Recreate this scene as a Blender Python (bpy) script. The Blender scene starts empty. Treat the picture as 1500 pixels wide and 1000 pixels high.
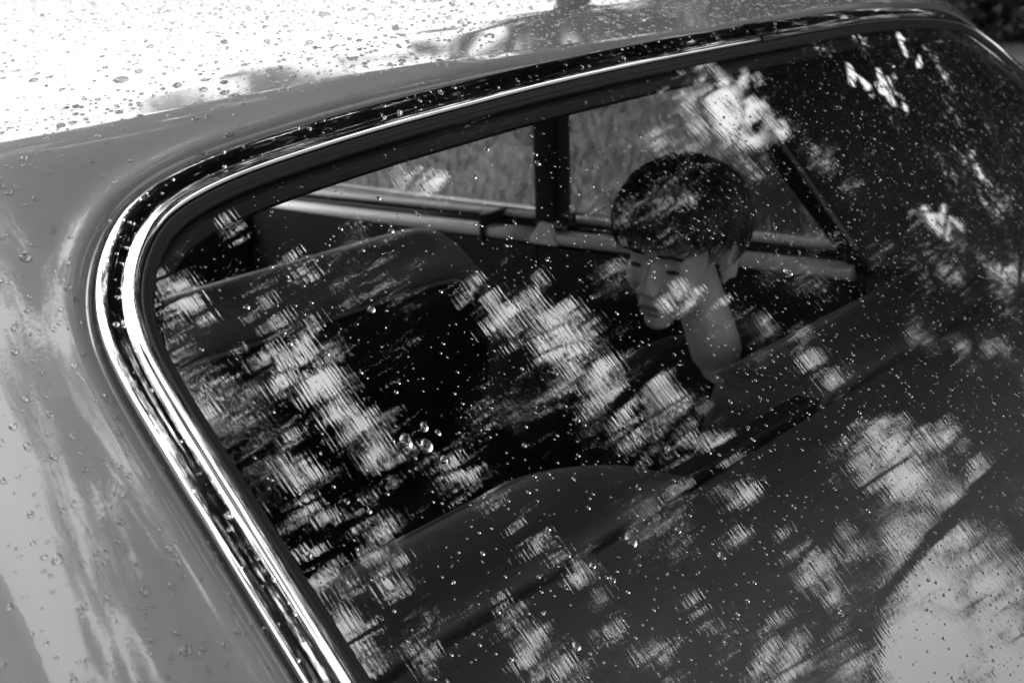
import bpy, bmesh, math, random
import numpy as np
from mathutils import Vector, Matrix

rng = np.random.default_rng(7)
random.seed(7)
R = math.radians
scene = bpy.context.scene
COL = scene.collection

# ------------------------------------------------------------------ camera, sky, sun, exposure
# world axes: x runs to the rear of the car, y to its far side, z up; units are metres
CAM = Vector((0.612, -1.002, 1.452))
yaw, pitch, roll = R(42.67), R(17.79), R(-3.57)
fw = Vector((-math.sin(yaw)*math.cos(pitch), math.cos(yaw)*math.cos(pitch), -math.sin(pitch)))
r0 = Vector((math.cos(yaw), math.sin(yaw), 0)); u0 = r0.cross(fw)
rt = math.cos(roll)*r0 + math.sin(roll)*u0
up = -math.sin(roll)*r0 + math.cos(roll)*u0
cam_data = bpy.data.cameras.new('camera')
cam = bpy.data.objects.new('camera', cam_data); COL.objects.link(cam)
cam.matrix_world = Matrix(((rt.x, up.x, -fw.x, CAM.x), (rt.y, up.y, -fw.y, CAM.y), (rt.z, up.z, -fw.z, CAM.z), (0, 0, 0, 1)))
cam_data.sensor_width = 36.0
cam_data.lens = 36.0*1814.7/1500.0
cam_data.clip_start = 0.02; cam_data.clip_end = 600
cam_data.dof.use_dof = True
cam_data.dof.focus_distance = 0.86
cam_data.dof.aperture_fstop = 12.0
scene.camera = cam

SUN_EL, SUN_AZ = R(58), R(215)
world = bpy.data.worlds.new('World'); scene.world = world; world.use_nodes = True
wn = world.node_tree.nodes; wl = world.node_tree.links
for n in list(wn): wn.remove(n)
w_out = wn.new('ShaderNodeOutputWorld'); w_bg = wn.new('ShaderNodeBackground')
w_sky = wn.new('ShaderNodeTexSky'); w_sky.sky_type = 'NISHITA'; w_sky.sun_disc = False
w_sky.sun_elevation = SUN_EL; w_sky.sun_rotation = SUN_AZ; w_sky.dust_density = 6; w_sky.air_density = 1.5
w_bw = wn.new('ShaderNodeRGBToBW')
w_mix = wn.new('ShaderNodeMix'); w_mix.data_type = 'FLOAT'
w_mix.inputs[0].default_value = 0.97            # a closed cloud layer over most of the clear sky
w_tc = wn.new('ShaderNodeTexCoord'); w_no = wn.new('ShaderNodeTexNoise')
w_no.inputs['Scale'].default_value = 2.2; w_no.inputs['Detail'].default_value = 5
w_mr = wn.new('ShaderNodeMapRange'); w_mr.inputs[1].default_value = 0.3; w_mr.inputs[2].default_value = 0.7
w_mr.inputs[3].default_value = 13.5; w_mr.inputs[4].default_value = 16.5
wl.new(w_tc.outputs['Generated'], w_no.inputs['Vector']); wl.new(w_no.outputs['Fac'], w_mr.inputs[0])
wl.new(w_sky.outputs[0], w_bw.inputs[0]); wl.new(w_bw.outputs[0], w_mix.inputs[2]); 
# a heavy overcast sky is several times brighter overhead than at the horizon
w_sep = wn.new('ShaderNodeSeparateXYZ'); wl.new(w_tc.outputs['Generated'], w_sep.inputs[0])
w_cie = wn.new('ShaderNodeMapRange'); w_cie.inputs[1].default_value = 0; w_cie.inputs[2].default_value = 1
w_cie.inputs[3].default_value = .13; w_cie.inputs[4].default_value = 1.0
wl.new(w_sep.outputs['Z'], w_cie.inputs[0])
w_mul = wn.new('ShaderNodeMath'); w_mul.operation = 'MULTIPLY'
wl.new(w_mr.outputs[0], w_mul.inputs[0]); wl.new(w_cie.outputs[0], w_mul.inputs[1]); wl.new(w_mul.outputs[0], w_mix.inputs[3])
wl.new(w_mix.outputs[0], w_bg.inputs['Color']); w_bg.inputs['Strength'].default_value = 0.10
wl.new(w_bg.outputs[0], w_out.inputs[0])

sun_data = bpy.data.lights.new('sun', 'SUN'); sun_data.energy = 0.5; sun_data.angle = R(30); sun_data.color = (1, 1, 1)
sun = bpy.data.objects.new('sun', sun_data); COL.objects.link(sun)
sd = Vector((math.sin(SUN_AZ)*math.cos(SUN_EL), math.cos(SUN_AZ)*math.cos(SUN_EL), math.sin(SUN_EL)))
sun.rotation_euler = (-sd).to_track_quat('-Z', 'Y').to_euler()

vs = scene.view_settings
vs.view_transform = 'Standard'; vs.look = 'None'; vs.exposure = 2.25; vs.gamma = 1.0; vs.use_curve_mapping = False
cy = scene.cycles
cy.use_denoising = True
cy.max_bounces = 12; cy.diffuse_bounces = 4; cy.glossy_bounces = 6; cy.transmission_bounces = 8; cy.transparent_max_bounces = 24
cy.sample_clamp_indirect = 12

# ------------------------------------------------------------------ helpers
def new_mesh(name, V, F, smooth=True, uv=None):
    """F: int array (n,3) or (n,4), or a list of index lists"""
    me = bpy.data.meshes.new(name)
    V = np.asarray(V, dtype=np.float32)
    if isinstance(F, np.ndarray):
        k = F.shape[1]; n = len(F)
        me.vertices.add(len(V)); me.vertices.foreach_set('co', V.ravel())
        me.loops.add(n*k); me.loops.foreach_set('vertex_index', F.astype(np.int32).ravel())
        me.polygons.add(n); me.polygons.foreach_set('loop_start', np.arange(0, n*k, k, dtype=np.int32))
        me.update(calc_edges=True); me.validate()
    else:
        me.from_pydata([tuple(map(float, v)) for v in V], [], [list(map(int, f)) for f in F]); me.update()
    if uv is not None:
        lay = me.uv_layers.new(name='surface')
        li = np.empty(len(me.loops), dtype=np.int32); me.loops.foreach_get('vertex_index', li)
        lay.data.foreach_set('uv', np.asarray(uv, dtype=np.float32)[li].ravel())
    me.polygons.foreach_set('use_smooth', np.full(len(me.polygons), smooth)); me.update()
    return me

def link(name, me, mat=None, parent=None):
    o = bpy.data.objects.new(name, me); COL.objects.link(o)
    if mat is not None and me is not None and not me.materials: me.materials.append(mat)
    if parent is not None: o.parent = parent
    return o

def tag(o, label=None, cat=None, group=None, kind=None):
    if label: o['label'] = label
    if cat: o['category'] = cat
    if group: o['group'] = group
    if kind: o['kind'] = kind
    return o

def empty(name, loc=(0, 0, 0)):
    o = bpy.data.objects.new(name, None); COL.objects.link(o); o.location = loc; o.empty_display_size = 0.1
    return o

def grid_faces(n, m, wrap=False):
    """n rows, m columns, row major; wrap joins the last column to the first"""
    a = np.arange(n*m).reshape(n, m)
    if wrap: a = np.concatenate([a, a[:, :1]], 1)
    return np.stack([a[:-1, :-1], a[:-1, 1:], a[1:, 1:], a[1:, :-1]], -1).reshape(-1, 4)

def box_bm(bm, lo, hi, bev=0.0, mat=None):
    r = bmesh.ops.create_cube(bm, size=1.0)
    lo = Vector(lo); hi = Vector(hi)
    for v in r['verts']:
        v.co = Vector((lo[i] + (v.co[i]+.5)*(hi[i]-lo[i]) for i in range(3)))
        if mat is not None: v.co = mat @ v.co
    if bev > 0:
        es = list({e for v in r['verts'] for e in v.link_edges})
        bmesh.ops.bevel(bm, geom=es, offset=bev, segments=3, profile=.5, affect='EDGES')

def bm_obj(name, bm, mat, parent=None, smooth=False):
    me = bpy.data.meshes.new(name); bm.normal_update(); bm.to_mesh(me); bm.free()
    if smooth: me.polygons.foreach_set('use_smooth', np.full(len(me.polygons), True))
    return link(name, me, mat, parent)

def box(name, lo, hi, mat, parent=None, bev=0.0, m=None, smooth=False):
    bm = bmesh.new(); box_bm(bm, lo, hi, bev, m)
    return bm_obj(name, bm, mat, parent, smooth)

def prism(name, pts, d, mat, parent=None, bev=0.0, smooth=False):
    """closed polygon of 3D points pushed by vector d"""
    bm = bmesh.new(); d = Vector(d)
    a = [bm.verts.new(p) for p in pts]; b = [bm.verts.new(Vector(p)+d) for p in pts]; n = len(pts)
    bm.faces.new(a); bm.faces.new(b[::-1])
    for i in range(n): bm.faces.new((a[i], b[i], b[(i+1) % n], a[(i+1) % n]))
    bmesh.ops.recalc_face_normals(bm, faces=bm.faces)
    if bev > 0: bmesh.ops.bevel(bm, geom=list(bm.edges), offset=bev, segments=3, profile=.5, affect='EDGES')
    return bm_obj(name, bm, mat, parent, smooth)

def sweep_line(name, path, prof, mat, parent=None, upv=(0, 0, 1), closed=True, smooth=True):
    """closed profile [(side, up)] swept along a polyline"""
    path = np.array(path, float); n = len(path)
    T = np.gradient(path, axis=0); T /= np.linalg.norm(T, axis=1, keepdims=True)
    U = np.array(upv, float); S = np.cross(T, U); S /= np.linalg.norm(S, axis=1, keepdims=True); W = np.cross(S, T)
    prof = np.array(prof, float); k = len(prof)
    V = (path[:, None]+prof[None, :, :1]*S[:, None]+prof[None, :, 1:]*W[:, None]).reshape(-1, 3)
    F = [list(f) for f in grid_faces(n, k, True)]
    F.append(list(range(k))); F.append(list(range((n-1)*k, n*k))[::-1])
    me = new_mesh(name, V, F, smooth)
    bm = bmesh.new(); bm.from_mesh(me); bmesh.ops.recalc_face_normals(bm, faces=bm.faces); bm.to_mesh(me); bm.free()
    return link(name, me, mat, parent)

def rounded(w, h, r, n=4):
    out = []
    for cx, cyy, a0 in ((w/2-r, h/2-r, 0), (-w/2+r, h/2-r, 90), (-w/2+r, -h/2+r, 180), (w/2-r, -h/2+r, 270)):
        for i in range(n+1):
            a = R(a0+90*i/n); out.append((cx+r*math.cos(a), cyy+r*math.sin(a)))
    return out

# ------------------------------------------------------------------ materials (the photograph is black and white: all greys)
def mat_nodes(name):
    m = bpy.data.materials.new(name); m.use_nodes = True
    return m, m.node_tree.nodes, m.node_tree.links, m.node_tree.nodes['Principled BSDF']

def grey(v): return (v, v, v, 1)

def pmat(name, v, rough=0.5, spec=0.5, metal=0.0, var=0.0, vscale=20.0, bump=0.0, bscale=200.0, bdist=0.001, coat=0.0, coat_r=0.03, sheen=0.0, coord='Object'):
    m, N, L, b = mat_nodes(name)
    b.inputs['Base Color'].default_value = grey(v); b.inputs['Roughness'].default_value = rough
    b.inputs['Specular IOR Level'].default_value = spec; b.inputs['Metallic'].default_value = metal
    b.inputs['Coat Weight'].default_value = coat; b.inputs['Coat Roughness'].default_value = coat_r
    b.inputs['Sheen Weight'].default_value = sheen
    tc = N.new('ShaderNodeTexCoord')
    if var > 0:
        no = N.new('ShaderNodeTexNoise'); no.inputs['Scale'].default_value = vscale; no.inputs['Detail'].default_value = 5
        mr = N.new('ShaderNodeMapRange'); mr.inputs[1].default_value = .25; mr.inputs[2].default_value = .75
        mr.inputs[3].default_value = v*(1-var); mr.inputs[4].default_value = v*(1+var)
        L.new(tc.outputs[coord], no.inputs['Vector']); L.new(no.outputs['Fac'], mr.inputs[0]); L.new(mr.outputs[0], b.inputs['Base Color'])
    if bump > 0:
        no = N.new('ShaderNodeTexNoise'); no.inputs['Scale'].default_value = bscale; no.inputs['Detail'].default_value = 4
        bp = N.new('ShaderNodeBump'); bp.inputs['Strength'].default_value = bump; bp.inputs['Distance'].default_value = bdist
        L.new(tc.outputs[coord], no.inputs['Vector']); L.new(no.outputs['Fac'], bp.inputs['Height']); L.new(bp.outputs[0], b.inputs['Normal'])
    return m

M = {}
def make_paint():
    m, N, L, b = mat_nodes('grey_paint')
    b.inputs['Roughness'].default_value = .55; b.inputs['Specular IOR Level'].default_value = .3
    b.inputs['Coat Weight'].default_value = 1.0; b.inputs['Coat Roughness'].default_value = .012; b.inputs['Coat IOR'].default_value = 1.48
    tc = N.new('ShaderNodeTexCoord')
    no = N.new('ShaderNodeTexNoise'); no.inputs['Scale'].default_value = 9; no.inputs['Detail'].default_value = 8
    mr = N.new('ShaderNodeMapRange'); mr.inputs[1].default_value = .3; mr.inputs[2].default_value = .7
    mr.inputs[3].default_value = .084; mr.inputs[4].default_value = .095
    L.new(tc.outputs['Object'], no.inputs['Vector']); L.new(no.outputs['Fac'], mr.inputs[0]); L.new(mr.outputs[0], b.inputs['Base Color'])
    n2 = N.new('ShaderNodeTexNoise'); n2.inputs['Scale'].default_value = 420; n2.inputs['Detail'].default_value = 2
    bp = N.new('ShaderNodeBump'); bp.inputs['Strength'].default_value = .05; bp.inputs['Distance'].default_value = .0004
    L.new(tc.outputs['Object'], n2.inputs['Vector']); L.new(n2.outputs['Fac'], bp.inputs['Height']); L.new(bp.outputs[0], b.inputs['Coat Normal'])
    return m
M['paint'] = make_paint()

def make_chrome(name, v=.62, rough=.035, stretch=True):
    m, N, L, b = mat_nodes(name)
    b.inputs['Base Color'].default_value = grey(v); b.inputs['Metallic'].default_value = 1; b.inputs['Roughness'].default_value = rough
    if stretch:                                    # polishing lines that run along the strip (u is length, v is width)
        uv = N.new('ShaderNodeUVMap'); uv.uv_map = 'surface'
        mp = N.new('ShaderNodeMapping'); mp.inputs['Scale'].default_value = (14, 420, 1)
        no = N.new('ShaderNodeTexNoise'); no.inputs['Scale'].default_value = 1; no.inputs['Detail'].default_value = 3
        bp = N.new('ShaderNodeBump'); bp.inputs['Strength'].default_value = .16; bp.inputs['Distance'].default_value = .0004
        L.new(uv.outputs[0], mp.inputs[0]); L.new(mp.outputs[0], no.inputs['Vector']); L.new(no.outputs['Fac'], bp.inputs['Height']); L.new(bp.outputs[0], b.inputs['Normal'])
    return m
M['chrome'] = make_chrome('window_chrome')
M['sill_metal'] = pmat('sill_metal', .78, .25, .6)
M['rubber'] = pmat('rubber', .008, .5, .22, bump=.2, bscale=300)
M['black_trim'] = pmat('black_trim', .008, .5, .35)
M['headliner'] = pmat('headliner', .030, .9, .1, bump=.4, bscale=500)
M['pillar_trim'] = pmat('pillar_trim', .075, .8, .2, var=.12, vscale=14, bump=.3, bscale=350)
M['shelf'] = pmat('shelf_leather', .046, .55, .35, var=.12, vscale=11, bump=.35, bscale=260)
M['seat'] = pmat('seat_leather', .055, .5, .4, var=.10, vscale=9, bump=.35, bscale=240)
M['seat_shaded'] = pmat('seat_leather_shaded', .010, .55, .3, var=.15, vscale=9, bump=.35, bscale=240)  # seat leather with the cabin shade put into its colour
M['front_seat'] = pmat('front_seat_leather_lit', .17, .42, .5, var=.08, vscale=6, bump=.3, bscale=120)  # lighter leather for the top roll: its sky highlight is in the colour
M['piping'] = pmat('piping', .22, .45, .5)
M['door_card'] = pmat('door_card', .011, .6, .3, var=.1)
M['carpet'] = pmat('carpet', .012, .95, .1)
M['skin'] = pmat('skin', .42, .5, .4, var=.06, vscale=18, bump=.15, bscale=300)
M['hair'] = pmat('hair', .010, .42, .5)
M['eye_white'] = pmat('eye_white', .5, .25)
M['pupil'] = pmat('pupil', .03, .2)
M['lip'] = pmat('lip', .2, .4)
M['shirt'] = pmat('shirt_cloth', .030, .9, .1, var=.15, vscale=30, bump=.4, bscale=300)
M['trousers'] = pmat('trouser_cloth', .03, .9, .1, bump=.4, bscale=300)
M['bark'] = pmat('bark', .06, .9, .1, var=.4, vscale=8, bump=.8, bscale=18, bdist=.02)
M['wall'] = pmat('house_plaster', .34, .9, .2, var=.08, vscale=2)
M['roof_tile'] = pmat('house_roof', .10, .85, .2, var=.25, vscale=6)
M['window_dark'] = pmat('house_glass', .03, .08, .6)
M['frame_white'] = pmat('house_frame', .65, .5)
M['door_wood'] = pmat('house_door', .10, .5)
M['asphalt'] = pmat('asphalt', .06, .85, .3, var=.25, vscale=3, bump=.5, bscale=90, bdist=.004)
M['grass_ground'] = pmat('grass_ground', .115, .95, .1, var=.5, vscale=1.6, bump=.6, bscale=14, bdist=.03)
M['tyre'] = pmat('tyre', .02, .8, .2)

def make_leaf(name, v):
    m, N, L, b = mat_nodes(name)
    b.inputs['Roughness'].default_value = .55; b.inputs['Specular IOR Level'].default_value = .3
    oi = N.new('ShaderNodeNewGeometry')
    mr = N.new('ShaderNodeMapRange'); mr.inputs[3].default_value = v*.7; mr.inputs[4].default_value = v*1.35
    L.new(oi.outputs['Random Per Island'], mr.inputs[0]); L.new(mr.outputs[0], b.inputs['Base Color'])
    tr = N.new('ShaderNodeBsdfTranslucent'); tr.inputs[0].default_value = grey(v*.8)
    mx = N.new('ShaderNodeMixShader'); mx.inputs[0].default_value = .22
    L.new(b.outputs[0], mx.inputs[1]); L.new(tr.outputs[0], mx.inputs[2])
    L.new(mx.outputs[0], N['Material Output'].inputs[0])
    return m
M['leaf'] = make_leaf('leaf', .055)
M['grass'] = make_leaf('grass_blades', .17)

def make_glass(name, tint, ripple):
    """thin pane: clear transmission plus mirror reflection by Fresnel (two faces)"""
    m = bpy.data.materials.new(name); m.use_nodes = True
    N = m.node_tree.nodes; L = m.node_tree.links
    for n in list(N): N.remove(n)
    out = N.new('ShaderNodeOutputMaterial'); tr = N.new('ShaderNodeBsdfTransparent'); tr.inputs[0].default_value = grey(tint)
    gl = N.new('ShaderNodeBsdfGlossy'); gl.inputs['Roughness'].default_value = 0.0; gl.inputs['Color'].default_value = grey(1)
    fr = N.new('ShaderNodeFresnel')
    ge = N.new('ShaderNodeNewGeometry'); io = N.new('ShaderNodeMapRange')      # same reflectance from inside and outside (thin pane)
    io.inputs[3].default_value = 1.56; io.inputs[4].default_value = 1/1.56
    L.new(ge.outputs['Backfacing'], io.inputs[0]); L.new(io.outputs[0], fr.inputs[0])
    ad = N.new('ShaderNodeMath'); ad.operation = 'ADD'; ad.inputs[1].default_value = 1
    dv = N.new('ShaderNodeMath'); dv.operation = 'DIVIDE'; tw = N.new('ShaderNodeMath'); tw.operation = 'MULTIPLY'; tw.inputs[1].default_value = 2
    L.new(fr.outputs[0], ad.inputs[0]); L.new(fr.outputs[0], tw.inputs[0]); L.new(tw.outputs[0], dv.inputs[0]); L.new(ad.outputs[0], dv.inputs[1])
    mx = N.new('ShaderNodeMixShader'); L.new(dv.outputs[0], mx.inputs[0]); L.new(tr.outputs[0], mx.inputs[1]); L.new(gl.outputs[0], mx.inputs[2])
    L.new(mx.outputs[0], out.inputs[0])
    if ripple > 0:                                 # drawing lines of the old tempered pane: long shallow ripples down the slope
        uv = N.new('ShaderNodeUVMap'); uv.uv_map = 'surface'
        mp = N.new('ShaderNodeMapping'); mp.inputs['Rotation'].default_value = (0, 0, R(-14)); mp.inputs['Scale'].default_value = (560, 14, 1)
        wob = N.new('ShaderNodeTexNoise'); wob.inputs['Scale'].default_value = 1; wob.inputs['Detail'].default_value = 1.5
        L.new(uv.outputs[0], mp.inputs[0]); L.new(mp.outputs[0], wob.inputs['Vector'])
        fade = N.new('ShaderNodeSeparateXYZ'); L.new(uv.outputs[0], fade.inputs[0])
        mr = N.new('ShaderNodeMapRange'); mr.inputs[1].default_value = .12; mr.inputs[2].default_value = -.15; mr.inputs[3].default_value = .12; mr.inputs[4].default_value = 1
        L.new(fade.outputs[0], mr.inputs[0])
        bp = N.new('ShaderNodeBump'); bp.inputs['Distance'].default_value = ripple
        L.new(mr.outputs[0], bp.inputs['Strength']); L.new(wob.outputs['Fac'], bp.inputs['Height'])
        L.new(bp.outputs[0], gl.inputs['Normal'])
    return m
M['glass'] = make_glass('rear_glass', .82, .000026)
M['side_glass'] = make_glass('side_glass', .92, 0)

def make_water():
    m = bpy.data.materials.new('water_drop'); m.use_nodes = True
    N = m.node_tree.nodes; L = m.node_tree.links
    for n in list(N): N.remove(n)
    out = N.new('ShaderNodeOutputMaterial'); g = N.new('ShaderNodeBsdfGlass'); g.inputs['IOR'].default_value = 1.33; g.inputs['Roughness'].default_value = 0
    L.new(g.outputs[0], out.inputs[0])
    return m
M['water'] = make_water()

# ------------------------------------------------------------------ the car's rear window surface
TH, KX, KZ, KC = R(40), .2, .05, .15
cT, sT = math.cos(TH), math.sin(TH)
def Q(y, t, h=0.0):
    """point of the curved rear screen: y across, t down the slope, h outwards"""
    y = np.asarray(y, float); t = np.asarray(t, float); hh = h-KC*t*t
    x = t*cT+hh*sT-KX*y*y; z = 1.36-t*sT+hh*cT-KZ*y*y
    return np.stack([x, y, z], -1)
def Qn(y, t):
    e = 1e-4
    a = Q(y+e, t)-Q(y-e, t); b = Q(y, t+e)-Q(y, t-e)
    n = np.cross(b, a); n /= np.linalg.norm(n, axis=-1, keepdims=True)
    return n*np.sign(n[..., 2:3])
def f_slope(P):
    x, y, z = P[..., 0], P[..., 1], P[..., 2]-1.36
    X = x+KX*y*y; Z = z+KZ*y*y
    t = X*cT-Z*sT
    return X*sT+Z*cT+KC*t*t

half = np.array([(0, -.011), (.08, -.011), (.15, -.0108), (.217, -.010), (.293, -.008), (.362, -.0045), (.422, -.001), (.477, .0035), (.537, .0105), (.571, .0175), (.598, .0265), (.617, .037), (.631, .049), (.644, .063),
    (.655, .078), (.665, .096), (.671, .112), (.6755, .130), (.678, .150), (.6795, .182), (.6805, .225), (.681, .272), (.681, .341), (.680, .42), (.676, .48), (.664, .525), (.640, .556), (.6, .574), (.5, .584), (.3, .59), (0, .592)])
def catmull(P, n=14):
    P = np.vstack([2*P[0]-P[1], P, 2*P[-1]-P[-2]]); out = []
    for i in range(1, len(P)-2):
        p0, p1, p2, p3 = P[i-1:i+3]
        for k in range(n):
            s = k/n
            out.append(.5*((2*p1)+(p2-p0)*s+(2*p0-5*p1+4*p2-p3)*s*s+(3*p1-p0-3*p2+p3)*s**3))
    out.append(P[-2]); return np.array(out)
hc = catmull(half)
loop = np.vstack([hc*[-1, 1], hc[::-1][1:-1]])           # starts top centre, runs down the near side, back up the far side
d = np.r_[0, np.cumsum(np.linalg.norm(np.diff(np.vstack([loop, loop[:1]]), axis=0), axis=1))]
NS = 520
ss = np.linspace(0, d[-1], NS, endpoint=False); lp = np.vstack([loop, loop[:1]])
out2 = np.stack([np.interp(ss, d, lp[:, i]) for i in range(2)], -1)
for _ in range(6): out2 = .25*np.roll(out2, 1, 0)+.5*out2+.25*np.roll(out2, -1, 0)
O3 = Q(out2[:, 0], out2[:, 1]); ON = Qn(out2[:, 0], out2[:, 1])
OT = np.roll(O3, -1, 0)-np.roll(O3, 1, 0); OT /= np.linalg.norm(OT, axis=1, keepdims=True)
OB = np.cross(OT, ON); cen = Q(0., .29)
OB *= np.sign(((O3-cen)*OB).sum(1, keepdims=True)); OB /= np.linalg.norm(OB, axis=1, keepdims=True)   # points outwards
ARC = ss

def ring_sweep(name, prof, mat, parent, idx=None, closed=True, smooth=True, side_scale=1.0):
    """profile [(inward, height)] carried round the window outline; idx = subset of outline points for an open run"""
    ii = np.arange(NS) if idx is None else np.asarray(idx)
    prof = np.array(prof, float); k = len(prof)
    topn = np.clip(-OB[ii, 0]*1.2, 0, 1)[:, None, None]; bs = prof[None, :, :1]*(topn+(1-topn)*side_scale)
    V = O3[ii][:, None]-bs*OB[ii][:, None]+prof[None, :, 1:]*ON[ii][:, None]
    n = len(ii)
    pl = np.r_[0, np.cumsum(np.linalg.norm(np.diff(prof, axis=0), axis=1))]
    arc = np.unwrap(ARC[ii]*2*np.pi/d[-1])*d[-1]/2/np.pi
    UV = np.stack(np.broadcast_arrays(arc[:, None], pl[None, :]), -1).reshape(-1, 2)
    F = grid_faces(n, k)
    if idx is None:
        a = np.arange(k-1); last = (n-1)*k
        F = np.vstack([F, np.stack([last+a, last+a+1, a+1, a], -1)])
    me = new_mesh(name, V.reshape(-1, 3), F, smooth, UV)
    bm = bmesh.new(); bm.from_mesh(me); bmesh.ops.recalc_face_normals(bm, faces=bm.faces); bm.to_mesh(me); bm.free()
    return link(name, me, mat, parent)

car = empty('car', (0, 0, 0))
tag(car, 'wet grey vintage saloon car seen close across its chrome-edged rear window', 'car')

# ---- body shell round the window: roof, rear roof band, pillars
def smax(a, b, k):
    h = np.maximum(k-np.abs(a-b), 0)/k
    return np.maximum(a, b)+h*h*k*.25
def shoulder(y):                                       # flat roof centre, then a steady fall towards the sides
    a = np.abs(y)-.38
    return .09*(np.sqrt(a*a+.0064)+a)*.5
XC = -.17                                              # crease across the roof
def z_roof(x, y): return 1.3878-shoulder(y)+.030*(XC-x)-.007*(XC-x)**2
def F_body(P):
    x, y, z = P[..., 0], P[..., 1], P[..., 2]
    f1 = z-z_roof(x, y)
    fb = z-(1.3878-shoulder(y)-.130*(x-XC))
    f2 = f_slope(P)
    fs = (np.abs(y)-(.80+.20*(1.2-z)))/1.02
    upf = smax(smax(f1, fb, .004), f2, .010)
    return smax(upf, fs, .11)
def gradF(P):
    e = 2e-4; G = np.empty_like(P)
    for i in range(3):
        D = np.zeros(3); D[i] = e
        G[..., i] = (F_body(P+D)-F_body(P-D))/(2*e)
    return G
def to_body(P, it=10):
    for _ in range(it):
        G = gradF(P); P = P-(F_body(P)/np.maximum((G*G).sum(-1), 1e-6))[..., None]*G
    return P
def build_body():
    iy = out2[:, 0]; it = out2[:, 1]
    sel = np.where(it < .50)[0]                           # leave the bottom run to the deck panel
    k0 = np.where(np.diff(sel) > 1)[0][0]
    order = np.r_[sel[k0+1:], sel[:k0+1]]                 # far bottom -> top centre -> near bottom
    w = np.r_[0, .0012, .0025, .004, .006, .008, .011, .014, .018, .023, .029, .036, np.linspace(.044, .42, 60)]
    topness = np.clip((-OB[order, 0]*.8+OB[order, 2]*.6), 0, 1)
    B = OB[order]
    hz = B.copy(); hz[:, 2] = 0; hz /= np.linalg.norm(hz, axis=-1, keepdims=True)
    tn = topness[:, None]; D = B*(1-tn)+hz*tn                 # bends from the glass plane to the horizontal at the top
    # how far each line may run: to the crease across the roof, or down the side
    wp = np.linspace(0, .42, 160)
    Pp = to_body(O3[order][:, None]+wp[None, :, None]*D[:, None])
    past = Pp[..., 0] < XC
    wmax = np.where(past.any(1), wp[np.argmax(past, 1)], .42)
    lo = np.where(past.any(1), wmax-.003, .42); hi = wmax.copy()
    for _ in range(18):
        mid = (lo+hi)/2; pm = to_body(O3[order]+mid[:, None]*D); c_ = pm[:, 0] < XC
        hi = np.where(c_, mid, hi); lo = np.where(c_, lo, mid)
    wmax = np.where(past.any(1), (lo+hi)/2, .42)
    W = np.minimum(w[None, :], .03)*np.minimum(1, wmax[:, None]/.06)+np.clip((w[None, :]-.03)/.39, 0, 1)*(wmax[:, None]-.03*np.minimum(1, wmax[:, None]/.06))
    P = to_body(O3[order][:, None]+W[..., None]*D[:, None])
    G = gradF(P); G /= np.linalg.norm(G, axis=-1, keepdims=True)
    # rolled lip: a soft raised swage and a turned-down edge at the rubber
    P = P+G*(.0022*np.exp(-((W-.013)/.007)**2)-.009*np.exp(-W/.0022))[..., None]
    n, m = W.shape
    F = grid_faces(n, m)
    return P.reshape(-1, 3), cut_side(P.reshape(-1, 3), F)
def cut_side(V, F):
    C_ = V[F].mean(1)
    cut = (np.abs(C_[:, 1]) > .66) & (C_[:, 2] < 1.30) & (C_[:, 0] < -.24-.42*(C_[:, 2]-.95))
    return F[~cut]
def build_roof():
    xs = XC-np.r_[0, .002, .005, .009, .014, .02, np.linspace(.03, 1.65, 90)]; vv = np.linspace(-1, 1, 150)
    X, Vv = np.meshgrid(xs, vv, indexing='ij')
    y = Vv*.95; z = 1.45-1.6*np.maximum(0, np.abs(Vv)-.78)
    P = np.stack([X, y, z], -1)
    for _ in range(12):                                       # project without leaving the x station
        G = gradF(P); G[..., 0] = 0; P = P-(F_body(P)/np.maximum((G*G).sum(-1), 1e-6))[..., None]*G
    P[..., 2] = np.maximum(P[..., 2], 1.286)                   # straight lower edge above the side windows
    for _ in range(12):
        G = gradF(P); gy = np.where(np.abs(G[..., 1]) < .05, .05, G[..., 1]); low_ = P[..., 2] < 1.2861
        P[..., 1] = np.where(low_, P[..., 1]-F_body(P)/gy, P[..., 1])
    return P.reshape(-1, 3), grid_faces(len(xs), len(vv))
def build_quarter(sg):
    zs = np.linspace(.93, 1.294, 30); q = np.linspace(0, 1, 26); Z, Qq = np.meshgrid(zs, q, indexing='ij')
    xa = -.258-(Z-.95)*.74; xb = XC+.05+(1.30-Z)*.80
    P = np.stack([xa+(xb-xa)*Qq, np.full_like(Z, sg*.84), Z], -1)
    for _ in range(14):
        G = gradF(P); P[..., 1] -= F_body(P)/np.where(np.abs(G[..., 1]) < .2, .2*sg, G[..., 1])
    P[..., 1] -= sg*.003
    return P.reshape(-1, 3), grid_faces(30, 26)
def compact(V, F):
    u, inv = np.unique(F.ravel(), return_inverse=True); return V[u], inv.reshape(F.shape)
def panel(name, V, F):
    me = new_mesh(name, *compact(V, F))
    bm = bmesh.new(); bm.from_mesh(me); bmesh.ops.recalc_face_normals(bm, faces=bm.faces)
    if sum(f.normal.z*f.calc_area() for f in bm.faces) < 0: bmesh.ops.reverse_faces(bm, faces=bm.faces)
    bm.to_mesh(me); bm.free()
    return link(name, me, M['paint'], car)
bV, bF = build_body(); rV, rF = build_roof()
tag(panel('roof_panel', rV, rF), 'flat front part of the wet roof ahead of the crease')
for sg_ in (1, -1): panel('quarter_panel', *build_quarter(sg_))
tag(panel('rear_pillar_panel', bV, bF), 'grey painted band and rear pillars round the window')

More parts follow.
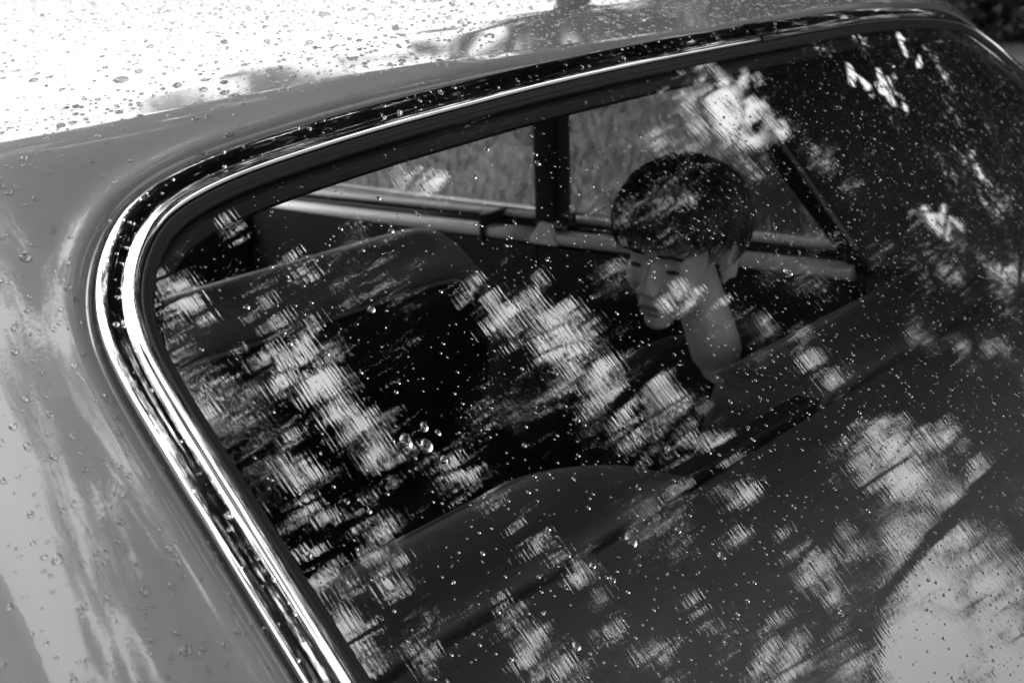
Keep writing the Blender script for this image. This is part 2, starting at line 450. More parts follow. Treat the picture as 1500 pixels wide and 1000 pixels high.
# ---- rubber, chrome, glass
ring_sweep('outer_seal', [(-.0045, -.012), (-.0035, -.0070), (-.0015, -.0052), (.0005, -.0050), (.002, -.006), (.002, -.012)], M['rubber'], car)
jt = int(np.argmin(np.linalg.norm(O3-Q(.022, -.011), axis=1)))
prof_c = [(.0003, -.005), (.0003, .0006), (.0012, .0019), (.003, .0026), (.006, .0030), (.010, .0031), (.0135, .0029), (.0165, .0031), (.0178, .0042), (.0190, .0053), (.0206, .0061), (.0223, .0060), (.0238, .0048), (.0245, .0036), (.0248, .0), (.0248, -.006)]
run_near = np.arange(jt+1, jt+NS//2+1) % NS
run_far = np.arange(jt+NS//2, jt+NS) % NS
tr1 = ring_sweep('window_trim', prof_c, M['chrome'], car, run_near); tr1['label'] = 'near half of the polished chrome window surround'
tr2 = ring_sweep('window_trim', prof_c, M['chrome'], car, run_far); tr2['label'] = 'far half of the polished chrome window surround'
prof_j = [(a-.0004 if a < .02 else a+.0006, b+.0011) for a, b in prof_c]
ring_sweep('trim_joint', prof_j, M['chrome'], car, np.arange(jt-1, jt+3) % NS)
ring_sweep('inner_seal', [(.0250, -.008), (.0252, .0022), (.0260, .0032), (.0272, .0035), (.0286, .0030), (.0296, .0018), (.0306, .0014), (.0318, .0012), (.0330, .0002), (.0335, -.0008), (.0335, -.012)], M['rubber'], car, side_scale=.93)
# glass: rings shrinking towards the centre of the screen
inr = out2.copy()
tang = np.roll(out2, -1, 0)-np.roll(out2, 1, 0); tang /= np.linalg.norm(tang, axis=1, keepdims=True)
nrm2 = np.stack([tang[:, 1], -tang[:, 0]], -1)
nrm2 *= -np.sign(((out2-[0, .29])*nrm2).sum(1, keepdims=True))   # inwards
g0 = out2+nrm2*.027
nr = 46; fr_ = np.linspace(0, 1, nr)[:-1]
GY = (g0[None]*(1-fr_)[:, None, None]+np.array([0, .29])*fr_[:, None, None]).reshape(-1, 2)
GY = np.vstack([GY, [[0, .29]]])
F = grid_faces(nr-1, NS, True)
tri = np.array([[(nr-2)*NS+i, (nr-2)*NS+(i+1) % NS, (nr-1)*NS, (nr-1)*NS] for i in range(NS)])
Fl = [list(f) for f in F]+[list(t[:3]) for t in tri]
me = new_mesh('rear_glass', Q(GY[:, 0], GY[:, 1], -.001), Fl, True, GY)
bm = bmesh.new(); bm.from_mesh(me); bmesh.ops.recalc_face_normals(bm, faces=bm.faces)
if sum(f.normal.z for f in bm.faces) < 0: bmesh.ops.reverse_faces(bm, faces=bm.faces)
bm.to_mesh(me); bm.free()
glass = link('rear_window', me, M['glass'], car)
tag(glass, 'curved rear window glass covered with small raindrops')

# inner frame and headliner seen through the glass
ring_sweep('inner_frame', [(.031, -.005), (.036, -.007), (.0385, -.0075), (.0390, -.0095), (.0430, -.0100), (.0450, -.0115), (.0440, -.0150), (.036, -.019), (.02, -.026), (-.01, -.036), (-.05, -.048)], M['black_trim'], car, side_scale=.66)
def headliner():
    ys = np.linspace(-.70, .70, 41); xs = np.linspace(-1.75, -.055, 50)
    X, Y = np.meshgrid(xs, ys, indexing='ij')
    edge = np.maximum(np.abs(Y)-.52, 0)/.18
    Z = z_roof(np.minimum(X, -.1), Y)-.040-.055*edge**2
    me = new_mesh('headliner', np.stack([X-.2*Y*Y*np.clip((X+.3)/.3, 0, 1), Y, Z], -1).reshape(-1, 3), grid_faces(50, 41))
    return link('headliner', me, M['headliner'], car)
headliner()

# ---- cabin: shelf, rear seat with the armrest recess, front seats
def cushion(name, lo, hi, mat, bev, parent=car, rot=0.0, pivot=None, sub=True):
    bm = bmesh.new()
    m = None
    if rot:
        p = Vector(pivot); m = Matrix.Translation(p) @ Matrix.Rotation(rot, 4, 'Y') @ Matrix.Translation(-p)
    box_bm(bm, lo, hi, bev)
    if m is not None: bmesh.ops.transform(bm, matrix=m, verts=bm.verts)
    o = bm_obj(name, bm, mat, parent, True)
    return o
SHZ = .950
def shelf_sheet():
    xs = np.linspace(-.012, .44, 24); ys = np.linspace(-.77, .77, 44)
    X, Y = np.meshgrid(xs, ys, indexing='ij')
    Xo = X-.12*Y*Y*np.clip((X+.012)/.45, 0, 1)
    Z = SHZ-.004+.004*np.sin(X*9)*np.cos(Y*3)-.010*np.exp(-((X+.012)/.006)**2)
    return link('parcel_shelf', new_mesh('parcel_shelf', np.stack([Xo, Y, Z], -1).reshape(-1, 3), grid_faces(24, 44)), M['shelf'], car)
shelf_sheet()
def seat_top(name, y0, y1, round_at, rr=.115):
    """upholstered back cushion: extruded side profile, top corner rounded towards the armrest recess"""
    prof = [(-.020, .30), (-.018, .90), (-.018, .938), (-.024, .947), (-.036, .951), (-.08, .9525), (-.13, .9515), (-.150, .948), (-.163, .938), (-.172, .915), (-.30, .50), (-.32, .42), (-.10, .30)]
    n = 34; V = []; ysn = np.linspace(0, 1, n)
    for q in ysn:
        y = y0+(y1-y0)*q
        dist = (y1-y) if round_at > 0 else (y-y0)      # distance from the recess side
        k = 0 if dist >= rr else (rr-math.sqrt(max(rr*rr-(rr-dist)**2, 0)))
        e2 = min(y-y0, y1-y)
        for x, z in prof:
            xx = x
            if z > .85: xx = min(x+k*1.1, -.022) if x < -.03 else x
            zz = z
            if e2 < .012: zz = z-.006*(1-e2/.012) if z > .9 else z
            V.append((xx, y, zz))
    k = len(prof)
    F = [list(f) for f in grid_faces(n, k, True)]+[list(range(k)), list(range((n-1)*k, n*k))[::-1]]
    me = new_mesh(name, V, F, True)
    bm = bmesh.new(); bm.from_mesh(me); bmesh.ops.recalc_face_normals(bm, faces=bm.faces); bm.to_mesh(me); bm.free()
    o = link(name, me, M['seat'], car)
    # piping along the front top edge
    pts = []
    for q in np.linspace(0, 1, 40):
        y = y0+(y1-y0)*q; dist = (y1-y) if round_at > 0 else (y-y0)
        kk = 0 if dist >= rr else (rr-math.sqrt(max(rr*rr-(rr-dist)**2, 0)))
        pts.append((min(-.163+kk*1.1, -.022), y, .9405))
    a = np.linspace(0, 2*np.pi, 9)[:-1]
    sweep_line('piping', pts, np.stack([np.cos(a), np.sin(a)], -1)*.0032, M['piping'], o)
    return o
rs = empty('rear_seat'); rs.parent = car
a_ = seat_top('seat_back', -.76, -.075, 1); a_.parent = rs
b_ = seat_top('seat_back', .185, .76, 0, .016); b_.parent = rs
def recess_edge():
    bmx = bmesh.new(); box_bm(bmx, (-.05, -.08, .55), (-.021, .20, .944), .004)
    o = bm_obj('armrest_recess', bmx, M['seat_shaded'], rs)
    box('armrest', (-.42, -.06, .60), (-.06, .18, .70), M['seat_shaded'], rs, .03, smooth=True)
recess_edge()
cushion('seat_cushion', (-.86, -.69, .30), (-.24, .69, .47), M['seat_shaded'], .05, rs)
cushion('cabin_floor', (-2.0, -.78, .22), (.0, .78, .27), M['carpet'], .01)

def front_bench():
    e = empty('front_seat'); e.parent = car
    def loft(name, prof, y0, y1, mat, n=44):
        V = []
        for q in np.linspace(0, 1, n):
            y = y0+(y1-y0)*q; ed = max(0, (abs(y)-.47)/.15)
            for x, z in prof: V.append((x-.03*min(1, ed)**2, y, z-.080*ed**2.0*max(0, (z-.4)/.57)))
        k = len(prof)
        F = [list(f) for f in grid_faces(n, k, True)]+[list(range(k)), list(range((n-1)*k, n*k))[::-1]]
        me = new_mesh(name, V, F, True)
        bm = bmesh.new(); bm.from_mesh(me); bmesh.ops.recalc_face_normals(bm, faces=bm.faces); bm.to_mesh(me); bm.free()
        return link(name, me, mat, e)
    top = loft('backrest_roll', [(-.922, .890), (-.916, .905), (-.918, .930), (-.930, .955), (-.950, .972), (-.975, .980), (-1.00, .975), (-1.022, .958), (-1.036, .93), (-1.042, .89)], -.60, .63, M['front_seat'])
    loft('backrest', [(-.96, .40), (-.930, .70), (-.921, .84), (-.922, .886), (-1.042, .886), (-1.06, .80), (-1.10, .60), (-1.15, .44)], -.60, .63, M['seat_shaded'])
    a = np.linspace(0, 2*np.pi, 9)[:-1]
    sweep_line('piping', [(-.917-.03*min(1, max(0, (abs(y)-.47)/.15))**2, y, .888-.069*max(0, (abs(y)-.47)/.15)**2) for y in np.linspace(-.6, .63, 40)], np.stack([np.cos(a), np.sin(a)], -1)*.0035, M['piping'], top)
    box('cushion', (-1.62, -.62, .28), (-1.10, .62, .46), M['seat_shaded'], e, .05, smooth=True)
front_bench()
box('dashboard', (-2.15, -.76, .55), (-1.82, .76, .93), M['door_card'], car, .05, smooth=True)

# ---- doors, posts and side windows, both sides
def side(sg):
    Yb, Yt = .800, .735                              # window plane at belt height (z .95) and at the roof (z 1.25)
    def yp(z, off=0.0): return sg*(Yb+(Yt-Yb)*(z-.95)/.30+off)
    for nm, x0, x1 in (('door', -1.95, -.925), ('rear_door', -.918, -.27)):
        dr = empty(nm); dr.parent = car
        # outer skin
        prism('door_skin', [(x0, yp(.95, .045), .945), (x1, yp(.95, .045), .945), (x1, sg*.87, .70), (x1, sg*.85, .35), (x0, sg*.85, .35), (x0, sg*.87, .70)], (0, -sg*.02, 0), M['paint'], dr)
        # inner card and the bright sill with its outer weather strip
        prism('door_panel', [(x0, yp(.95, -.05), .895), (x1, yp(.95, -.05), .895), (x1, sg*.72, .30), (x0, sg*.72, .30)], (0, sg*.03, 0), M['door_card'], dr)
        path = [(x0+(x1-x0)*q, yp(.95, -.030), .922+.018*(x0+(x1-x0)*q+.27)) for q in np.linspace(0, 1, 12)]
        sweep_line('inner_sill', path, rounded(.040, .024, .010), M['sill_metal'], dr)
        path = [(x0+(x1-x0)*q, yp(.95, -.002), .931+.018*(x0+(x1-x0)*q+.27)) for q in np.linspace(0, 1, 4)]
        sweep_line('window_channel', path, rounded(.012, .016, .004), M['black_trim'], dr)
        path = [(x0+(x1-x0)*q, yp(.95, .026), .948+.018*(x0+(x1-x0)*q+.27)) for q in np.linspace(0, 1, 12)]
        sweep_line('outer_sill', path, rounded(.030, .013, .006), M['sill_metal'], dr)
        # pane
        xt0, xt1 = (x0+.32, x1+.02) if nm == 'door' else (x0+.02, x1-.235)
        prism('window_pane', [(x0+.02, yp(.935), .935), (x1-.01, yp(.935), .935), (xt1, yp(1.255), 1.255), (xt0, yp(1.255), 1.255)], (0, sg*.004, 0), M['side_glass'], dr)
        if nm == 'rear_door':
            # raked rear frame of the window with its light piping
            pts = [(x1-.006-(z-.95)*.74, yp(z, -.012), z) for z in np.linspace(.92, 1.29, 8)]
            sweep_line('window_frame', pts, rounded(.034, .05, .008), M['black_trim'], dr, upv=(0, 1, 0))
            box('lock_knob', (-.845, yp(.95, -.034)-.004, .938), (-.837, yp(.95, -.034)+.004, .962), M['black_trim'], dr, .002)
            # winder handle
            sweep_line('winder', [(-.56, sg*.705, .74), (-.50, sg*.700, .745), (-.45, sg*.690, .76)], rounded(.012, .012, .004), M['sill_metal'], dr)
        else:
            sweep_line('window_frame', [(x0+(z-.95)*1.05, yp(z, -.01), z) for z in np.linspace(.92, 1.28, 6)], rounded(.05, .04, .008), M['black_trim'], dr, upv=(0, 1, 0))
            box('sill_joint', (-1.068, yp(.95, -.056) if sg > 0 else yp(.95, .046), .890), (-1.058, yp(.95, .046) if sg > 0 else yp(.95, -.056), .9435), M['black_trim'], dr, .001)
    pts = [(-.905+.22*(z-.95), yp(z, -.018), z) for z in np.linspace(.40, 1.30, 10)]
    sweep_line('door_post', pts, rounded(.062, .045, .010), M['black_trim'], car, upv=(0, 1, 0))
    prism('post_foot', [(-.940, yp(.95, -.056), .900), (-.868, yp(.95, -.056), .900), (-.885, yp(.95, -.050), .940), (-.915, yp(.95, -.050), .942)], (0, sg*.01, 0), M['sill_metal'], car, .003)
    # cantrail above the windows
    sweep_line('roof_rail', [(x, yp(1.285, -.012), 1.285) for x in np.linspace(-1.8, -.2, 14)], rounded(.06, .07, .02), M['black_trim'], car)
    # upholstered inner panel of the rear pillar
    n = 26; mrow = 22; V = []
    for i in range(n):
        q = i/(n-1)
        for j in range(mrow):
            p = j/(mrow-1); z = .945+.345*p
            xa = -.235-(z-.95)*.72; xb = max(xa+.03, (-.040-(z-1.36+.0245)*cT)/sT-.105)
            x = xa+(xb-xa)*q
            yy = .735-.055*p-.02*q**2-.035*max(0, (p-.8)/.2)**2*(1-q)
            V.append((x, sg*yy, z))
    me = new_mesh('pillar_trim', V, grid_faces(n, mrow))
    link('pillar_trim', me, M['pillar_trim'], car)
    a = np.linspace(0, 2*np.pi, 9)[:-1]
    sweep_line('pillar_piping', [(-.233-(z-.95)*.72, sg*(.731-.055*(z-.945)/.345), z) for z in np.linspace(.97, 1.24, 10)], np.stack([np.cos(a), np.sin(a)], -1)*.0035, M['piping'], car, upv=(0, 1, 0))
    # rear wing below the pillar
    prism('rear_wing', [(-.28, sg*.86, .945), (.50, sg*.86, .935), (1.25, sg*.83, .86), (1.30, sg*.80, .40), (-.28, sg*.85, .35)], (0, -sg*.05, 0), M['paint'], car, .015)
side(1); side(-1)
# boot lid and deck behind the screen
n = 20; V = []
for x in np.linspace(.0, 1, n):
    for y in np.linspace(-.83, .83, 41):
        xx = .355-.13*y*y+x*.93
        V.append((xx, y, .935-.05*x*x-.04*y*y-.006))
link('boot_lid', new_mesh('boot_lid', V, grid_faces(n, 41)), M['paint'], car)
box('tail_panel', (1.24, -.80, .40), (1.29, .80, .86), M['paint'], car, .015)
for sg in (1, -1):
    for wx in (.55, -2.3):
        bm = bmesh.new()
        bmesh.ops.create_cone(bm, cap_ends=True, segments=40, radius1=.31, radius2=.31, depth=.17, matrix=Matrix.Translation((wx, sg*.72, .31)) @ Matrix.Rotation(R(90), 4, 'X'))
        wh = bm_obj('wheel', bm, M['tyre'], car, False)

# ------------------------------------------------------------------ person on the far rear seat
def ell(bm, c, r, rot=None, seg=24):
    m = Matrix.Translation(c)
    if rot is not None: m = m @ rot
    m = m @ Matrix.Diagonal((r[0], r[1], r[2], 1))
    bmesh.ops.create_uvsphere(bm, u_segments=seg, v_segments=seg//2+2, radius=1.0, matrix=m)
def capsule(bm, a, b, ra, rb, n=9):
    a = Vector(a); b = Vector(b)
    for i in range(n):
        q = i/(n-1); rr = ra+(rb-ra)*q
        bmesh.ops.create_icosphere(bm, subdivisions=2, radius=rr, matrix=Matrix.Translation(a.lerp(b, q)))
def remeshed(name, bm, voxel, mat, parent, smooth_it=6):
    me = bpy.data.meshes.new('tmp'); bm.to_mesh(me); bm.free()
    o = bpy.data.objects.new('tmp', me); COL.objects.link(o)
    md = o.modifiers.new('r', 'REMESH'); md.mode = 'VOXEL'; md.voxel_size = voxel; md.use_smooth_shade = True
    s = o.modifiers.new('s', 'SMOOTH'); s.factor = .5; s.iterations = smooth_it
    dg = bpy.context.evaluated_depsgraph_get(); dg.update()
    m2 = bpy.data.meshes.new_from_object(o.evaluated_get(dg)); m2.name = name
    bpy.data.objects.remove(o); bpy.data.meshes.remove(me)
    m2.polygons.foreach_set('use_smooth', np.full(len(m2.polygons), True))
    m2.materials.clear()
    return link(name, m2, mat, parent)

HC = Vector((-.294, .314, 1.060)); HS = .85                     # middle of the head
fdir = Vector((.10, -1.0, 0)).normalized()
h_left = Vector((0, 0, 1)).cross(fdir)
HM = Matrix.Translation(HC) @ Matrix((( fdir.x, h_left.x, 0, 0), (fdir.y, h_left.y, 0, 0), (0, 0, 1, 0), (0, 0, 0, 1))) @ Matrix.Rotation(R(10), 4, 'Y') @ Matrix.Rotation(R(-7), 4, 'X') @ Matrix.Scale(HS, 4)
def hp(x, y, z): return HM @ Vector((x, y, z))
person = empty('person', (-.40, .34, .47))
tag(person, 'person with short dark hair on the back seat, head bowed and turned aside', 'person')
def keep_parent(o, p):
    bpy.context.view_layer.update()
    o.parent = p; o.matrix_parent_inverse = Matrix.Translation(p.location).inverted()
def person_body():
    bm = bmesh.new()
    hr = HM.to_3x3().to_4x4()
    E_ = lambda c, r: ell(bm, hp(*c), r, hr)
    E_((-.012, 0, .035), (.092, .073, .080)); E_((.030, 0, -.015), (.060, .060, .085)); E_((.030, 0, -.066), (.052, .050, .038))
    E_((.066, 0, -.094), (.021, .023, .017)); E_((.052, .034, -.028), (.030, .024, .032)); E_((.052, -.034, -.028), (.030, .024, .032))
    E_((.068, 0, .026), (.022, .050, .014)); E_((.060, 0, .050), (.032, .052, .035))
    capsule(bm, hp(.084, 0, .010), hp(.106, 0, -.028), .0075*HS, .0105*HS); E_((.102, .011, -.032), (.010, .008, .008)); E_((.102, -.011, -.032), (.010, .008, .008))
    E_((.086, 0, -.060), (.013, .024, .007)); E_((.084, 0, -.071), (.013, .020, .007))
    for s in (1, -1):
        E_((.070, s*.031, .002), (.0135, .0165, .0125))                              # lids over the eye
        er = HM.to_3x3().to_4x4() @ Matrix.Rotation(s*R(-22), 4, 'Z')
        ell(bm, hp(-.012, s*.080, -.014), (.021, .006, .032), er)
        for k in range(14):                                                           # rim of the ear
            a = R(-70+k*250/13); ell(bm, hp(-.013-.018*math.cos(a)*.9, s*(.083+.003), -.010+.029*math.sin(a)), (.0048,)*3, None, 10)
        ell(bm, hp(-.004, s*.076, -.040), (.008, .005, .010), er, 12)
    nb = Vector((-.268, .360, .912))
    capsule(bm, hp(-.040, 0, -.050), nb, .033, .037, 12)
    # trunk, sitting in the corner of the seat and facing forwards-inwards
    hip = Vector((-.40, .36, .53)); ch = Vector((-.335, .375, .80))
    ell(bm, hip, (.13, .15, .11)); ell(bm, hip.lerp(ch, .5), (.105, .135, .14)); ell(bm, ch, (.100, .150, .095)); ell(bm, nb+Vector((.006, .006, -.055)), (.046, .050, .040)); ell(bm, nb+Vector((-.02, .01, -.105)), (.070, .115, .036))
    for s in (1, -1):
        sh = Vector((-.345-.03*s, .375+.165*s, .850)); el = Vector((-.47-.03*s, .37+.20*s, .62)) if s > 0 else Vector((-.33, .20, .64)); wr = Vector((-.58, .56, .53)) if s > 0 else Vector((-.30, .165, .485))
        capsule(bm, sh, el, .046, .036); capsule(bm, el, wr, .036, .024, 11)
        # hand lying on the thigh: palm, four bent fingers, thumb
        pa = wr+Vector((-.05, -.01*s, -.005)); ell(bm, pa, (.048, .040, .016))
        for k, (ln, off) in enumerate(((.070, .030), (.080, .010), (.074, -.011), (.056, -.031))):
            r_ = pa+Vector((-.036, off, .002)); m_ = r_+Vector((-ln*.5, off*.12, .004)); t_ = m_+Vector((-ln*.42, off*.05, -.022))
            capsule(bm, r_, m_, .0082, .0075, 7); capsule(bm, m_, t_, .0075, .0065, 7)
        th0 = pa+Vector((.012, -s*.036, 0)); th1 = th0+Vector((-.034, -s*.026, .002)); th2 = th1+Vector((-.030, -s*.002, -.008))
        capsule(bm, th0, th1, .0105, .009, 7); capsule(bm, th1, th2, .009, .0075, 7)
        hj = hip+Vector((-.02, s*.085, -.02)); kn = Vector((-.83, .36+.13*s, .56)); an = Vector((-.86, .36+.12*s, .33))
        capsule(bm, hj, kn, .078, .056, 12); capsule(bm, kn, an, .054, .036, 10); capsule(bm, an, an+Vector((-.13, .0, -.02)), .036, .030, 7)
    return remeshed('body', bm, .0042, M['skin'], None, 5)
pb = person_body()
# eye sockets pressed in a little
co = np.empty(len(pb.data.vertices)*3, dtype=np.float32); pb.data.vertices.foreach_get('co', co); co = co.reshape(-1, 3)
inv = np.array(HM.inverted()); loc = co @ inv[:3, :3].T+inv[:3, 3]
for s in (1, -1):
    for cx, cyy, cz, amp, sg in ((.086, .030, .012, .007, .012), (.082, .030, -.008, .004, .010), (.092, .020, -.045, .003, .010)):
        dd = ((loc-np.array([cx, s*cyy, cz]))**2).sum(1); loc[:, 0] -= amp*np.exp(-dd/(2*sg*sg))
fwm = np.array(HM); co2 = (loc @ fwm[:3, :3].T+fwm[:3, 3]).astype(np.float32)
pb.data.vertices.foreach_set('co', co2.ravel()); pb.data.update()
keep_parent(pb, person)
for s in (1, -1):
    bm = bmesh.new(); ell(bm, hp(.0757, s*.031, -.002), (.0090, .0115, .0030), HM.to_3x3().to_4x4(), 16)
    o = bm_obj('eye', bm, M['pupil'], None, True); keep_parent(o, person)
    bm = bmesh.new()
    for k in range(9): ell(bm, hp(.0905-.0018*abs(k-3), s*(.014+.0042*k), .0235+.0012*math.sin(k/8*3.1)*3), (.003, .004, .0026), HM.to_3x3().to_4x4(), 8)
    o = bm_obj('eyebrow', bm, M['hair'], None, True); keep_parent(o, person)
bm = bmesh.new()
ell(bm, hp(.0955, 0, -.0605), (.0042, .020, .0042), HM.to_3x3().to_4x4(), 14); ell(bm, hp(.0935, 0, -.0700), (.0048, .017, .0050), HM.to_3x3().to_4x4(), 14)
o = bm_obj('lips', bm, M['lip'], None, True); keep_parent(o, person)
def shirt():
    bm = bmesh.new()
    nb = Vector((-.268, .360, .912)); hip = Vector((-.40, .36, .53)); ch = Vector((-.335, .375, .80))
    ell(bm, hip, (.14, .162, .12)); ell(bm, hip.lerp(ch, .5), (.118, .148, .15)); ell(bm, ch, (.112, .166, .108)); ell(bm, nb+Vector((-.026, .01, -.074)), (.088, .142, .048))
    for s in (1, -1):
        sh = Vector((-.345-.03*s, .375+.165*s, .848)); el = Vector((-.47-.03*s, .37+.20*s, .62)) if s > 0 else Vector((-.33, .20, .64)); wr = Vector((-.58, .56, .53)) if s > 0 else Vector((-.30, .165, .485))
        capsule(bm, sh, el, .058, .050, 9); capsule(bm, el, el.lerp(wr, .88), .049, .040, 9)
    return remeshed('shirt', bm, .007, M['shirt'], None, 4)
o = shirt(); keep_parent(o, person)
def trousers():
    bm = bmesh.new(); hip = Vector((-.40, .36, .53)); ell(bm, hip+Vector((0, 0, -.03)), (.145, .166, .10))
    for s in (1, -1):
        hj = hip+Vector((-.02, s*.085, -.02)); kn = Vector((-.83, .36+.13*s, .56)); an = Vector((-.86, .36+.12*s, .34))
        capsule(bm, hj, kn, .086, .064, 12); capsule(bm, kn, an, .062, .046, 9)
    return remeshed('trousers', bm, .008, M['trousers'], None, 4)
o = trousers(); keep_parent(o, person)
def hair():
    hr_ = np.random.default_rng(3)
    V = []; F = []
    cc = np.array([-.012, 0, .040]); rad = np.array([.110, .098, .093])
    # cap under the strands
    nu, nv = 64, 34; base = 0
    def limit(phi):                                     # how far down (polar angle) the hair reaches: fringe, sides, nape
        c = math.cos(phi)
        front = R(80)+R(7)*math.sin(phi*9)+R(4)*math.sin(phi*17+1)
        sidea = R(104)+R(5)*math.sin(phi*11)
        back = R(128)
        if c > 0: q = c**.9; return sidea*(1-q)+front*q
        q = -c; return sidea*(1-q)+back*q
    for i in range(nu):
        phi = 2*math.pi*i/nu; lim = limit(phi)
        for j in range(nv):
            th = lim*j/(nv-1)
            r_ = 1.0-.09*(j/(nv-1))**6+.012*math.sin(phi*23+th*3)*math.sin(th)
            V.append(cc+rad*r_*np.array([math.sin(th)*math.cos(phi), math.sin(th)*math.sin(phi), math.cos(th)]))
    a = np.arange(nu*nv).reshape(nu, nv); a = np.vstack([a, a[:1]])
    F += np.stack([a[:-1, :-1], a[1:, :-1], a[1:, 1:], a[:-1, 1:]], -1).reshape(-1, 4).tolist()
    # locks: thin tapered ribbons with a raised middle that lie on the cap and stick out a little at their ends
    for k in range(2200):
        phi = hr_.uniform(0, 2*math.pi); t0 = hr_.uniform(.02, .75); lim = limit(phi)*hr_.uniform(.88, 1.16)
        th0 = t0*lim; ln = hr_.uniform(.35, .95); th1 = min(th0+ln, lim)
        sw = hr_.normal(0, .42); lift = hr_.uniform(.0, .075); wid = hr_.uniform(.0012, .0034)
        b = len(V); m_ = 7
        for q in range(m_):
            s = q/(m_-1); th = th0+(th1-th0)*s; ph = phi+sw*s*s
            rr = 1.012+lift*math.sin(s*2.2)+.015*s*s*hr_.normal(0, 1)*.5
            p = cc+rad*rr*np.array([math.sin(th)*math.cos(ph), math.sin(th)*math.sin(ph), math.cos(th)])
            side_ = np.array([-math.sin(ph), math.cos(ph), 0])*wid*(1-.85*s)
            nrm = (p-cc)/np.linalg.norm(p-cc)
            V += [p-side_, p+nrm*wid*.6, p+side_]
        for q in range(m_-1):
            for w in range(2): F.append([b+q*3+w, b+q*3+w+1, b+q*3+w+4, b+q*3+w+3])
    V = np.array(V); H = np.array(HM); V = V @ H[:3, :3].T+H[:3, 3]
    return link('hair', new_mesh('hair', V, F, True), M['hair'])
o = hair(); keep_parent(o, person)

# ------------------------------------------------------------------ ground, lane and the grass bank
def plane_sheet(name, x0, x1, y0, y1, z, mat, n=2):
    xs = np.linspace(x0, x1, n); ys = np.linspace(y0, y1, n); X, Y = np.meshgrid(xs, ys, indexing='ij')
    me = new_mesh(name, np.stack([X, Y, np.full_like(X, z)], -1).reshape(-1, 3), grid_faces(n, n)[:, ::-1].copy(), False)
    return tag(link(name, me, mat), kind='structure')
plane_sheet('ground', -250, 250, -250, 250, 0, M['grass_ground'])
plane_sheet('road', -250, 4.3, -3.4, 1.9, .004, M['asphalt'])
def grass():
    g = np.random.default_rng(5); n = 26000
    x = g.uniform(-13, 3.5, n); y = g.uniform(2.0, 11.5, n); h = g.uniform(.05, .17, n)*(1+.6*np.sin(x*1.3)*np.sin(y*1.7)); a = g.uniform(0, 6.28, n); w = g.uniform(.006, .016, n)
    b = np.stack([x, y, np.zeros(n)], -1); dx = np.stack([np.cos(a), np.sin(a), np.zeros(n)], -1)*w[:, None]
    lean = np.stack([g.normal(0, .5, n), g.normal(0, .5, n), np.ones(n)], -1)*h[:, None]
    V = np.stack([b-dx, b+dx, b+lean], 1).reshape(-1, 3); F = np.arange(n*3).reshape(-1, 3)
    return tag(link('grass', new_mesh('grass', V, F, False), M['grass']), 'rough grass seen through the far side windows', 'grass', kind='stuff')
grass()

# ------------------------------------------------------------------ trees
def tube(V, F, pts, rads, k=7):
    pts = [Vector(p) for p in pts]; b = len(V)
    for i, p in enumerate(pts):
        t = (pts[min(i+1, len(pts)-1)]-pts[max(i-1, 0)]).normalized()
        s = t.cross(Vector((.31, .77, .55))).normalized(); u_ = s.cross(t)
        for j in range(k):
            a = 2*math.pi*j/k; V.append(tuple(p+(s*math.cos(a)+u_*math.sin(a))*rads[i]))
    for i in range(len(pts)-1):
        for j in range(k): F.append((b+i*k+j, b+i*k+(j+1) % k, b+(i+1)*k+(j+1) % k, b+(i+1)*k+j))
